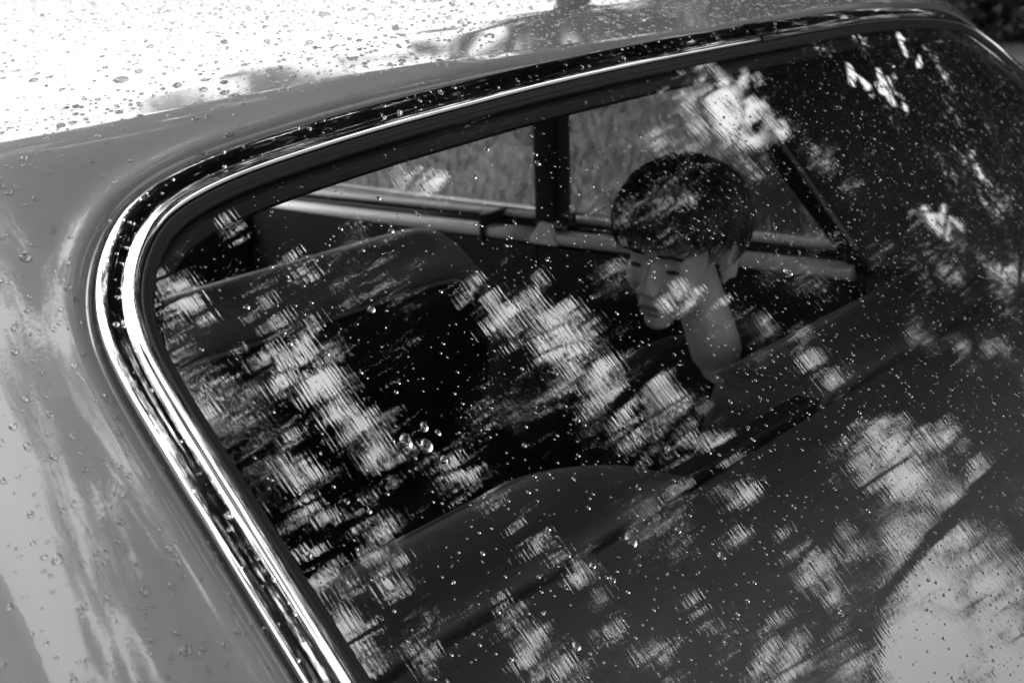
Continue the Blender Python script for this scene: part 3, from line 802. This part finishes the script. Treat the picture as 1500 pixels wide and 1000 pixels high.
# holes cut in the canopy so bright sky patches show in the screen's reflection: x, y, z of a point on the screen, azimuth and elevation from it, size, and a 2x2 shape matrix
# (the gaps are slanting slits rather than discs)
SKY_CUTS = np.array([(.06, -.59, 1.23, 56, 64.7, 3.5, -1.03, -2.16, 1.73, -1.14), (.07, -.58, 1.22, 58.2, 62.3, 3, -1.1, -2.09, 1.7, -1.21), (.1, -.58, 1.2, 60.5, 59, 2.6, -1.17, -2.02, 1.67, -1.29), (.11, -.57, 1.18, 61.6, 56.7, 2, -1.2, -1.98, 1.66, -1.34), (.06, -.6, 1.23, 59.8, 65.3, 1.6, -1.17, -2.11, 1.68, -1.23), (.13, -.63, 1.15, 74, 55, 4.6, -1.6, -1.75, 1.49, -1.65), (.13, -.65, 1.14, 79.7, 54.3, 2.6, -1.78, -1.63, 1.4, -1.79), (.14, -.6, 1.15, 69.6, 53.8, 2.6, -1.45, -1.83, 1.56, -1.56), (.15, -.64, 1.13, 77.2, 52, 2.6, -1.69, -1.68, 1.46, -1.76), (.16, -.65, 1.11, 81.6, 50.2, 3.2, -1.82, -1.58, 1.4, -1.88), (.17, -.61, 1.11, 73.2, 48.6, 1.8, -1.55, -1.75, 1.54, -1.7), (.16, -.61, 1.13, 72.6, 51.2, 1.6, -1.54, -1.77, 1.53, -1.65), (.1, -.62, 1.18, 70.2, 60, 2.4, -1.5, -1.86, 1.53, -1.53), (.11, -.63, 1.17, 73.1, 58.2, 2, -1.59, -1.79, 1.49, -1.61), (.08, -.46, 1.24, 36.4, 55.3, 1.6, -.3, -2.23, 1.85, -.72), (.1, -.45, 1.23, 37.9, 53.4, 2, -.36, -2.2, 1.84, -.78), (.12, -.42, 1.21, 38, 49.7, 3.6, -.36, -2.17, 1.84, -.83), (.14, -.41, 1.19, 39.5, 47.2, 3, -.42, -2.14, 1.84, -.9), (.16, -.42, 1.17, 41.9, 45.2, 2.6, -.5, -2.12, 1.83, -.99), (.17, -.38, 1.18, 38.9, 43.1, 1.8, -.4, -2.12, 1.84, -.95), (.18, -.39, 1.16, 40.7, 41.6, 2.2, -.46, -2.11, 1.84, -1.01), (.18, -.42, 1.15, 45.1, 43.4, 1.6, -.61, -2.09, 1.82, -1.09), (.15, -.54, 1.15, 59.1, 50.7, 2.2, -1.1, -1.98, 1.69, -1.33), (.18, -.53, 1.13, 59.8, 46.9, 2, -1.11, -1.95, 1.7, -1.39), (.2, -.52, 1.11, 59.8, 43.3, 1.8, -1.11, -1.94, 1.71, -1.44), (.14, -.55, 1.17, 58.9, 52.8, 1.4, -1.09, -2, 1.69, -1.31), (.21, -.56, 1.09, 67.9, 42.6, 2.8, -1.37, -1.83, 1.64, -1.64), (.22, -.56, 1.07, 68.5, 40.4, 2.8, -1.39, -1.82, 1.65, -1.69), (.19, -.57, 1.1, 67.2, 45.2, 1.6, -1.35, -1.84, 1.63, -1.59), (.14, -.31, 1.21, 28.4, 41.5, 2.6, -.03, -2.14, 1.87, -.73), (.14, -.28, 1.21, 26.4, 39.6, 1.4, .04, -2.13, 1.87, -.72), (.21, -.37, 1.14, 41.5, 37.9, 1.6, -.49, -2.09, 1.85, -1.09), (.23, -.38, 1.11, 45.2, 35.7, 2, -.61, -2.06, 1.85, -1.22), (.24, -.41, 1.09, 48.8, 35.2, 1.4, -.74, -2.04, 1.83, -1.31), (.24, -.25, 1.12, 33.4, 29.9, 1.4, -.2, -2.09, 1.9, -1.07), (.26, -.24, 1.1, 34.5, 27.9, 2.8, -.23, -2.08, 1.91, -1.14), (.27, -.24, 1.09, 35.8, 26.4, 3, -.27, -2.08, 1.92, -1.2), (.26, -.27, 1.1, 37.3, 28.6, 2, -.33, -2.08, 1.91, -1.19), (.28, -.18, 1.09, 31.2, 23.8, 1.6, -.11, -2.07, 1.94, -1.17), (.3, -.22, 1.06, 35.9, 22.5, 1.8, -.27, -2.08, 1.95, -1.3), (.28, -.36, 1.07, 46.9, 29.9, 2.2, -.66, -2.05, 1.88, -1.37), (.26, -.37, 1.08, 46.7, 31.9, 1.4, -.66, -2.05, 1.86, -1.32), (.31, -.28, 1.04, 41.3, 23.1, 3, -.46, -2.08, 1.95, -1.4), (.34, -.28, 1.01, 43, 20.3, 4.6, -.51, -2.08, 1.97, -1.51), (.36, -.26, .99, 43.2, 17.4, 6, -.51, -2.09, 2.01, -1.6), (.34, -.24, 1.02, 40.1, 19.5, 3, -.41, -2.08, 1.98, -1.47), (.33, -.32, 1.02, 46.6, 22.7, 1.8, -.65, -2.07, 1.94, -1.53), (.06, -.14, 1.31, 8.6, 37.2, 3.6, .69, -2.05, 1.82, -.4), (.05, -.09, 1.31, 6.6, 34.9, 2.6, .76, -2.02, 1.81, -.42), (.06, -.18, 1.3, 10.6, 39.6, 2, .61, -2.08, 1.83, -.39), (.06, -.21, 1.3, 11.9, 41.6, 1.4, .57, -2.1, 1.83, -.37), (.06, .14, 1.3, .6, 22, 1.4, .98, -1.87, 1.81, -.7), (.05, .1, 1.31, .9, 24.3, .9, .97, -1.89, 1.8, -.63), (.08, .15, 1.29, 1.1, 21.3, 1.2, .96, -1.87, 1.82, -.74), (.03, .28, 1.32, -4.8, 16.6, 1.2, 1.18, -1.78, 1.79, -.83), (.07, -.07, 1.29, 7.8, 32.6, 1, .71, -2.01, 1.82, -.51), (.18, .03, 1.2, 11.8, 21.7, 1.5, .58, -1.96, 1.88, -.88), (.01, -.44, 1.31, 21.6, 59.4, 1.8, .27, -2.3, 1.88, -.28), (.02, -.43, 1.3, 22.2, 58.1, 1.4, .24, -2.29, 1.88, -.31), (0, -.63, 1.27, 56, 72.8, 1.8, -1.07, -2.29, 1.75, -1.1), (.01, -.62, 1.26, 56.1, 71, 1.4, -1.07, -2.26, 1.74, -1.11), (-.01, -.57, 1.3, 35.8, 70.6, 1.3, -.25, -2.46, 1.92, -.53), (.29, -.43, 1.04, 54.7, 29.7, 2.6, -.93, -2, 1.84, -1.55), (.28, -.46, 1.04, 57.6, 31, 2.6, -1.03, -1.98, 1.81, -1.59), (.25, -.5, 1.06, 61.6, 36.3, 1.6, -1.16, -1.92, 1.74, -1.59), (.19, -.17, 1.18, 23.1, 30.5, 1.2, .16, -2.07, 1.89, -.85), (.02, -.55, 1.27, 40, 66.4, 1.4, -.43, -2.36, 1.87, -.69), (.21, -.24, 1.15, 30.4, 32, 1.2, -.1, -2.09, 1.89, -.96), (.2, -.25, 1.16, 30, 33.5, 1, -.09, -2.1, 1.89, -.93), (.18, -.62, 1.1, 76, 46.8, 2.2, -1.64, -1.69, 1.51, -1.78), (.23, -.52, 1.08, 62.5, 39, 1.4, -1.19, -1.91, 1.71, -1.57), (.22, -.51, 1.09, 60.8, 40.8, 1.2, -1.14, -1.93, 1.72, -1.5), (.25, -.46, 1.07, 56.2, 35.1, 1.4, -.98, -1.98, 1.79, -1.48), (.28, -.32, 1.07, 43.2, 28.4, 1, -.54, -2.07, 1.9, -1.32), (.3, -.17, 1.07, 32, 20.9, 1.4, -.12, -2.07, 1.96, -1.27)])
def in_sky_cut(P, g, k):
    """true for leaves that stand in one of the gaps; uneven outlines, the same through the depth of the canopy"""
    drop = np.zeros(len(P), bool); n = len(P)
    az = np.radians(SKY_CUTS[:, 3]); el = np.radians(SKY_CUTS[:, 4])
    D = np.stack([np.sin(az)*np.cos(el), np.cos(az)*np.cos(el), np.sin(el)], -1)
    gg = np.random.default_rng(99)
    wl_ = gg.uniform(.6, 4.0, 18); an = gg.normal(0, 1.0, 18); ph = gg.uniform(0, 6.28, 18); amp = wl_**.35; amp = amp/np.sqrt((amp**2).sum()*.5)
    ragged = g.uniform(-.12, .12, n)
    for i in range(len(SKY_CUTS)):
        v = P-SKY_CUTS[i, :3]; v /= np.linalg.norm(v, axis=1, keepdims=True)
        near = np.where(v@D[i] > math.cos(math.radians(9)))[0]
        if len(near) == 0: continue
        R_ = np.cross(D[i], [0, 0, 1.0]); R_ /= np.linalg.norm(R_); U_ = np.cross(R_, D[i])
        a_ = np.degrees(v[near]@R_); e_ = np.degrees(v[near]@U_)
        p1 = SKY_CUTS[i, 6]*a_+SKY_CUTS[i, 7]*e_; p2 = SKY_CUTS[i, 8]*a_+SKY_CUTS[i, 9]*e_
        lo_ = p1*.62+p2*.78; ac = p1*.78-p2*.62                       # along and across the slit
        noise = sum(amp[j]*np.sin((ac*math.cos(an[j])+lo_*.5*math.sin(an[j]))*6.283/wl_[j]+ph[j]+i) for j in range(18))
        r_ = np.hypot(lo_/1.5, ac/.95)/SKY_CUTS[i, 5]
        drop[near[r_*.84+.64*noise+ragged[near] < 1]] = True
    return drop
def tree(label, base, height, spread, low, seed, clumps=330, per=150, leaf=.052, group=None, lean=(0, 0), clump_r=.40, name='tree'):
    g = np.random.default_rng(seed)
    e = empty(name, base); tag(e, label, 'tree', group)
    V = []; F = []
    top = Vector((lean[0], lean[1], height*.78))
    tp = [Vector((0, 0, -.05))]; rads = [height*.021]
    for i in range(1, 9):
        q = i/8; tp.append(Vector((top.x*q+g.normal(0, .05)*height*.1, top.y*q+g.normal(0, .05)*height*.1, top.z*q))); rads.append(height*(.0195*(1-q)+.003))
    tube(V, F, tp, rads, 9)
    cz = (low+height)/2; rz = (height-low)/2
    cl = []
    nl = 26
    limbs = []
    for i in range(nl):
        q = .30+.68*i/nl; k = min(int(q*8), 7); p0 = tp[k].lerp(tp[k+1], q*8-k)
        a = i*2.4+g.uniform(-.4, .4); ln = spread*(1.05-.55*abs(q-.5))*g.uniform(.75, 1.05)
        p3 = Vector((top.x*q+math.cos(a)*ln, top.y*q+math.sin(a)*ln, max(low*.9, p0.z+g.uniform(.05, .35)*rz*(1.2-q))))
        pts = [p0.lerp(p3, s)+Vector((0, 0, math.sin(s*3.14)*.12*ln)) + Vector(g.normal(0, .06, 3))*min(1, s*3) for s in np.linspace(0, 1, 7)]
        r_ = height*.0075*(1.1-q*.6)
        tube(V, F, pts, [r_*(1-.85*s) for s in np.linspace(0, 1, 7)], 6); limbs.append(pts)
    # twigs end in leaf clumps
    for i in range(clumps):
        pts = limbs[int(g.integers(nl))]; s = g.uniform(.25, 1.0)*6; k = min(int(s), 5); p = pts[k].lerp(pts[k+1], s-k)
        q = p+Vector(g.normal(0, 1, 3))*.15*spread
        q.z = min(max(q.z, low), height)
        tube(V, F, [p, p.lerp(q, .5)+Vector(g.normal(0, .03, 3)), q], [.016, .011, .005], 4); cl.append(q)
    tm = new_mesh('trunk', V, [list(f) for f in F], True); link('trunk', tm, M['bark'], e)
    cl = np.array([tuple(c) for c in cl])
    n = clumps*per
    sz = g.uniform(.55, 1.35, clumps)*clump_r
    cen_ = np.repeat(cl, per, 0); rr = np.repeat(sz, per)
    dirs = g.normal(0, 1, (n, 3)); dirs /= np.linalg.norm(dirs, axis=1, keepdims=True)
    P = cen_+dirs*(g.uniform(0, 1, n)**.45*rr)[:, None]*np.array([1, 1, .6])
    ax = g.normal(0, 1, (n, 3)); ax[:, 2] -= .5; ax /= np.linalg.norm(ax, axis=1, keepdims=True)
    sd_ = np.cross(ax, g.normal(0, 1, (n, 3))); sd_ /= np.linalg.norm(sd_, axis=1, keepdims=True)
    l_ = g.uniform(.6, 1.25, n)[:, None]*leaf
    ok = ~in_sky_cut(P+np.array(base), g, 9); P = P[ok]; ax = ax[ok]; sd_ = sd_[ok]; l_ = l_[ok]; n = len(P)
    LV = np.stack([P+ax*l_*.65, P-ax*l_*.45+sd_*l_*.36, P-ax*l_*.45-sd_*l_*.36], 1).reshape(-1, 3)
    link('crown', new_mesh('crown', LV, np.arange(n*3).reshape(-1, 3), False), M['leaf'], e)
    return e
GT = 'trees standing over the parked car'
tree('tall leafy tree reflected in the upper right of the rear window', (-1.2, 7.8, 0), 9.0, 3.8, 2.0, 11, 260, 560, group=GT, leaf=.062)
tree('big spreading tree reflected down the middle of the rear window', (2.3, 4.2, 0), 9.5, 4.4, 4.4, 12, 390, 980, leaf=.049, group=GT, lean=(-1.0, -2.2))
tree('leafy tree whose branches hang over the near lower rear window', (6.0, -.4, 0), 9.0, 4.4, 3.7, 13, 370, 880, leaf=.049, group=GT, lean=(-2.6, .8))
tree('tree reflected beside the pale sky at the lower right glass', (2.2, 11.5, 0), 8.5, 3.6, .6, 14, 230, 420, group=GT, leaf=.06)
tree('tree reflected as dark grey on the roof behind the far window edge', (-5.6, 11.2, 0), 8.5, 3.8, .6, 15, 250, 420, group=GT, leaf=.06)
tree('tall tree arching over the roof from the far side', (-2.6, 4.4, 0), 9.5, 4.6, 5.2, 16, 390, 920, leaf=.050, group=GT, lean=(1.1, -1.8))
tree('tree reflected above the pale gap in the roof paint', (-6.4, 7.8, 0), 9.5, 4.8, 6.9, 17, 260, 420, group=GT, leaf=.06)
tree('tree reflected round the pale patch above the lower right glass corner', (4.4, 7.8, 0), 9.0, 3.2, 4.0, 19, 230, 480, group=GT)
tree('tree beyond the lane reflected low on the near pillar', (5.6, -3.4, 0), 10.0, 3.8, 2.8, 18, 280, 520, group=GT, leaf=.06, lean=(-1.6, .5))
def hedge():
    g = np.random.default_rng(77); e = empty('hedge', (-1.5, 14.5, 0)); tag(e, 'tall dense hedge behind the trees, reflected along the far window edge', 'hedge')
    n = 75000; L_ = 17.0
    x = g.uniform(-L_/2, L_/2, n); top = 4.4+.35*np.sin(x*1.1)+.25*np.sin(x*2.7+1); z = g.uniform(0, 1, n)*top; y = g.normal(0, .5, n)
    P = np.stack([x, y, z], -1); ax = g.normal(0, 1, (n, 3)); ax /= np.linalg.norm(ax, axis=1, keepdims=True); sd_ = np.cross(ax, g.normal(0, 1, (n, 3))); sd_ /= np.linalg.norm(sd_, axis=1, keepdims=True)
    l_ = g.uniform(.10, .20, n)[:, None]
    V = np.stack([P+ax*l_*.65, P-ax*l_*.45+sd_*l_*.4, P-ax*l_*.45-sd_*l_*.4], 1).reshape(-1, 3)
    link('foliage', new_mesh('foliage', V, np.arange(n*3).reshape(-1, 3), False), M['leaf'], e)
    SV = []; SF = []
    for k in range(18): tube(SV, SF, [(-L_/2+L_*(k+.5)/18, 0, -.02), (-L_/2+L_*(k+.5)/18+g.normal(0, .1), g.normal(0, .1), 1.6), (-L_/2+L_*(k+.5)/18+g.normal(0, .2), g.normal(0, .2), 3.4)], [.05, .035, .012], 6)
    link('stems', new_mesh('stems', SV, [list(f) for f in SF], True), M['bark'], e)
hedge()

# ------------------------------------------------------------------ house on the near side, seen as a reflection in the pillar
def house():
    e = empty('house', (-4.3, -10.6, 0)); e.rotation_euler = (0, 0, R(-7))
    tag(e, 'pale gabled house reflected in the near rear pillar paint', 'house')
    W, D, H, RH = 9.6, 7.0, 5.8, 3.4
    prism('wall', [(-W/2, D/2, 0), (W/2, D/2, 0), (W/2, D/2, H), (-W/2, D/2, H)], (0, -D, 0), M['wall'], e)
    rf = prism('roof', [(-W/2-.4, D/2+.5, H-.15), (-W/2-.4, 0, H+RH), (-W/2-.4, -D/2-.5, H-.15)], (W+.8, 0, 0), M['roof_tile'], e)
    box('chimney', (1.6, -.9, H+RH-1.1), (2.5, -.2, H+RH+1.0), M['wall'], rf)
    for wx in (-3.1, -.2, 2.6):
        for wz in (.9, 3.9):
            if wx == -.2 and wz < 1: continue
            f = box('window', (wx-.6, D/2-.02, wz), (wx+.6, D/2+.05, wz+1.2), M['frame_white'], e)
            for k in (-1, 1): box('pane', (wx-.52 if k < 0 else wx+.04, D/2+.03, wz+.08), (wx-.04 if k < 0 else wx+.52, D/2+.056, wz+1.12), M['window_dark'], f)
    box('door', (-.75, D/2-.02, 0), (.35, D/2+.05, 2.1), M['door_wood'], e)
house()

# ------------------------------------------------------------------ rain
def drop_mesh(seg, rings, seed, hz, closed=True):
    g = np.random.default_rng(seed)
    ph = np.linspace(0, 2*np.pi, seg, endpoint=False)
    ir = 1+.10*np.sin(2*ph+g.uniform(0, 6))+.07*np.sin(3*ph+g.uniform(0, 6))
    V = []
    for k in range(rings):
        a = (k/rings)*math.pi/2
        V += [(math.cos(a)**.8*ir[i]*math.cos(ph[i]), math.cos(a)**.8*ir[i]*math.sin(ph[i]), hz*math.sin(a)) for i in range(seg)]
    V.append((0, 0, hz))
    if closed: V.append((0, 0, 0))
    F = []
    for k in range(rings-1):
        for i in range(seg):
            j = (i+1) % seg; F.append((k*seg+i, k*seg+j, (k+1)*seg+j)); F.append((k*seg+i, (k+1)*seg+j, (k+1)*seg+i))
    t = rings*seg
    for i in range(seg):
        j = (i+1) % seg; F.append(((rings-1)*seg+i, (rings-1)*seg+j, t))
        if closed: F.append((j, i, t+1))
    return np.array(V), np.array(F)
# on the glass a drop is closed by the pane below it; on paint and chrome the water lies directly on the metal (open below)
SMALL = [drop_mesh(8, 2, 40+i, .30) for i in range(5)]
SMALL_OPEN = [drop_mesh(8, 3, 40+i, .36, False) for i in range(5)]
BIG = [new_mesh('raindrop', *drop_mesh(18, 6, 60+i, .34)) for i in range(6)]
BIG_OPEN = [new_mesh('raindrop', *drop_mesh(18, 6, 60+i, .36, False)) for i in range(6)]
for m_ in BIG+BIG_OPEN: m_.materials.append(M['water'])

def frames(Nr):
    ref = np.array([0, 0, 1.0]); dn = -ref+Nr*(Nr@ref)[:, None]                     # downhill direction on the surface
    ln = np.linalg.norm(dn, axis=1, keepdims=True)
    dn = np.where(ln > .02, dn/np.maximum(ln, 1e-6), np.array([1.0, 0, 0])-Nr*Nr[:, :1]); dn /= np.linalg.norm(dn, axis=1, keepdims=True)
    return dn, np.cross(Nr, dn)
def scatter(P, Nr, rad, stretch, seedv):
    g = np.random.default_rng(seedv); n = len(P)
    A, Bv = frames(Nr); rot = g.uniform(-.5, .5, n)
    A2 = A*np.cos(rot)[:, None]+Bv*np.sin(rot)[:, None]; B2 = -A*np.sin(rot)[:, None]+Bv*np.cos(rot)[:, None]
    st = 1+np.abs(g.normal(0, stretch, n)); return A2*(rad*st)[:, None], B2*rad[:, None], Nr*(rad*g.uniform(.75, 1.15, n))[:, None]
def rain(name, label, P, Nr, rad, n_big, big_label, group, seedv, lift=.0003, stretch=.18, tall=1.0, sealed=False):
    if not sealed: lift = -.00003
    small, big = (SMALL, BIG) if sealed else (SMALL_OPEN, BIG_OPEN)
    order = np.argsort(-rad); P = P[order]+Nr[order]*lift; Nr = Nr[order]; rad = rad[order]
    A, Bv, H = scatter(P, Nr, rad, stretch, seedv); H = H*tall
    for i in range(min(n_big, len(P))):
        o = bpy.data.objects.new('raindrop', big[i % 6]); COL.objects.link(o)
        o.matrix_world = Matrix(((A[i, 0], Bv[i, 0], H[i, 0], P[i, 0]), (A[i, 1], Bv[i, 1], H[i, 1], P[i, 1]), (A[i, 2], Bv[i, 2], H[i, 2], P[i, 2]), (0, 0, 0, 1)))
        tag(o, big_label, 'raindrop', group)
    VV = []; FF = []; off = 0
    for k in range(5):
        ii = np.arange(n_big, len(P))[k::5]; v, f = small[k]
        X = P[ii][:, None]+v[None, :, :1]*A[ii][:, None]+v[None, :, 1:2]*Bv[ii][:, None]+v[None, :, 2:]*H[ii][:, None]
        VV.append(X.reshape(-1, 3)); FF.append((f[None]+(np.arange(len(ii))*len(v))[:, None, None]).reshape(-1, 3)+off); off += len(ii)*len(v)
    o = link(name, new_mesh(name, np.vstack(VV), np.vstack(FF), True), M['water'])
    tag(o, label, 'raindrops', kind='stuff'); return o
def spread_pts(n, lo, hi, g, dmin):
    """random points with a rough minimum spacing (cell grid)"""
    p = g.uniform(lo, hi, (int(n*1.5), len(lo))); key = {}
    out = []
    for q in p:
        c = tuple((q/dmin).astype(int))
        if c in key: continue
        key[c] = 1; out.append(q)
        if len(out) >= n: break
    return np.array(out)
def sizes(n, g, med, sig, top): return np.minimum(med*np.exp(g.normal(0, sig, n)), top)

g = np.random.default_rng(21)
p = spread_pts(20000, np.array([-.66, .02]), np.array([.66, .57]), g, .0027)
from_out = np.array([np.min(np.hypot(*(out2-q).T)) for q in p])
inside = (from_out > .036) & (np.abs(p[:, 0]) < .655) & (p[:, 1] > .025)
p = p[inside]
keep = g.uniform(0, 1, len(p)) < np.clip(.62+.55*p[:, 0]+.35*p[:, 1], .35, 1)
p = p[keep]
rain('rain_on_glass', 'fine raindrops scattered all over the rear window glass', Q(p[:, 0], p[:, 1], -.001), Qn(p[:, 0], p[:, 1]), sizes(len(p), g, .00044, .5, .0026), 150,
     'larger clear raindrop standing out among the fine drops on the rear glass', 'larger raindrops on the rear window', 31, tall=.85, sealed=True)
# rain on the paint: sampled over the body mesh
def sample_mesh(V, F, n, g, test):
    T = np.vstack([F[:, [0, 1, 2]], F[:, [0, 2, 3]]]); a, b, c = V[T[:, 0]], V[T[:, 1]], V[T[:, 2]]
    cr = np.cross(b-a, c-a); ar = np.linalg.norm(cr, axis=1)*.5
    ok = test((a+b+c)/3); ar = ar*ok
    k = g.choice(len(T), n, p=ar/ar.sum()); u_, v_ = g.uniform(0, 1, n), g.uniform(0, 1, n); fl = u_+v_ > 1; u_[fl] = 1-u_[fl]; v_[fl] = 1-v_[fl]
    P = a[k]+(b-a)[k]*u_[:, None]+(c-a)[k]*v_[:, None]; return P
def body_rain(name, label, VF, n, test, med, sig, top, nb, bl, gr, seedv, tall=1.0):
    g = np.random.default_rng(seedv); P = sample_mesh(*VF, n, g, test); N_ = gradF(P); N_ /= np.linalg.norm(N_, axis=1, keepdims=True)
    rain(name, label, P, N_, sizes(n, g, med, sig, top), nb, bl, gr, seedv, tall=tall)
body_rain('rain_on_roof', 'flat raindrops dotted over the bright reflecting roof', (rV, rF), 5600, lambda c: (c[:, 0] > -1.3) & (c[:, 1] < .5) & (c[:, 2] > 1.3), 0.00105, .42, .0034, 60,
          'larger raindrop on the bright flat roof above the window', 'larger raindrops on the roof', 41, 1.75)
body_rain('rain_on_pillar', 'raindrops on the grey paint between roof crease and window trim', (bV, bF), 4500, lambda c: (c[:, 2] > 1.0) & (c[:, 1] < .6), .0009, .45, .0030, 60,
          'larger raindrop on the grey pillar paint outside the chrome trim', 'larger raindrops on the pillar', 42, 1.55)
# rain on the chrome
g = np.random.default_rng(55); n = 900
ii = g.integers(0, NS, n); ii = ii[(out2[ii, 1] < .45)]; b = g.uniform(.003, .0165, len(ii))
rain('rain_on_trim', 'tiny raindrops clinging to the chrome window surround', O3[ii]-OB[ii]*b[:, None]+ON[ii]*.0028, ON[ii], sizes(len(ii), g, .0008, .4, .0022), 20,
     'larger raindrop sitting on the chrome window surround', 'larger raindrops on the chrome trim', 56, tall=1.5)

# the few big drops one can pick out
def one_drop(P, N_, r, label, stretch=1.0, tall=1.0, k=0, sealed=True):
    P = np.array(P); N_ = np.array(N_)/np.linalg.norm(N_); A, Bv = frames(N_[None]); A = A[0]*r*stretch; Bv = Bv[0]*r; H = N_*r*tall; P = P+N_*(.0003 if sealed else -.00003)
    o = bpy.data.objects.new('raindrop', (BIG if sealed else BIG_OPEN)[k % 6]); COL.objects.link(o)
    o.matrix_world = Matrix(((A[0], Bv[0], H[0], P[0]), (A[1], Bv[1], H[1], P[1]), (A[2], Bv[2], H[2], P[2]), (0, 0, 0, 1)))
    tag(o, label, 'raindrop')
for k, (y, t, r, lab) in enumerate(((-.5585, .2397, .0040, 'largest raindrop of the small cluster on the glass left of the seat hump'), (-.5434, .2354, .0024, 'topmost raindrop of the cluster on the glass left of the seat hump'),
        (-.5495, .2469, .0036, 'slanted raindrop in the middle of the cluster left of the seat hump'), (-.5451, .2585, .0023, 'lowest raindrop of the cluster on the glass left of the seat hump'),
        (-.2031, .2267, .0034, 'bright raindrop on the glass just right of the neck of the person'), (-.4721, .3472, .0034, 'lone large raindrop on the glass over the parcel shelf'))):
    yy, tt = np.array(y), np.array(t); one_drop(Q(yy, tt, -.001), Qn(yy, tt), r, lab, 1.15+.1*(k % 3), 1.2, k)
for P_, r, st, lab in (((.1042, -.6948, 1.1527), .0036, 1.5, 'long raindrop on the near pillar paint beside the chrome strip'), ((-.2005, -.5157, 1.3754), .0046, 1.3, 'big dark raindrop on the bright roof close to the crease')):
    Pb = to_body(np.array([P_])); Nb = gradF(Pb); one_drop(Pb[0], Nb[0], r, lab, st, 1.5, 2, False)
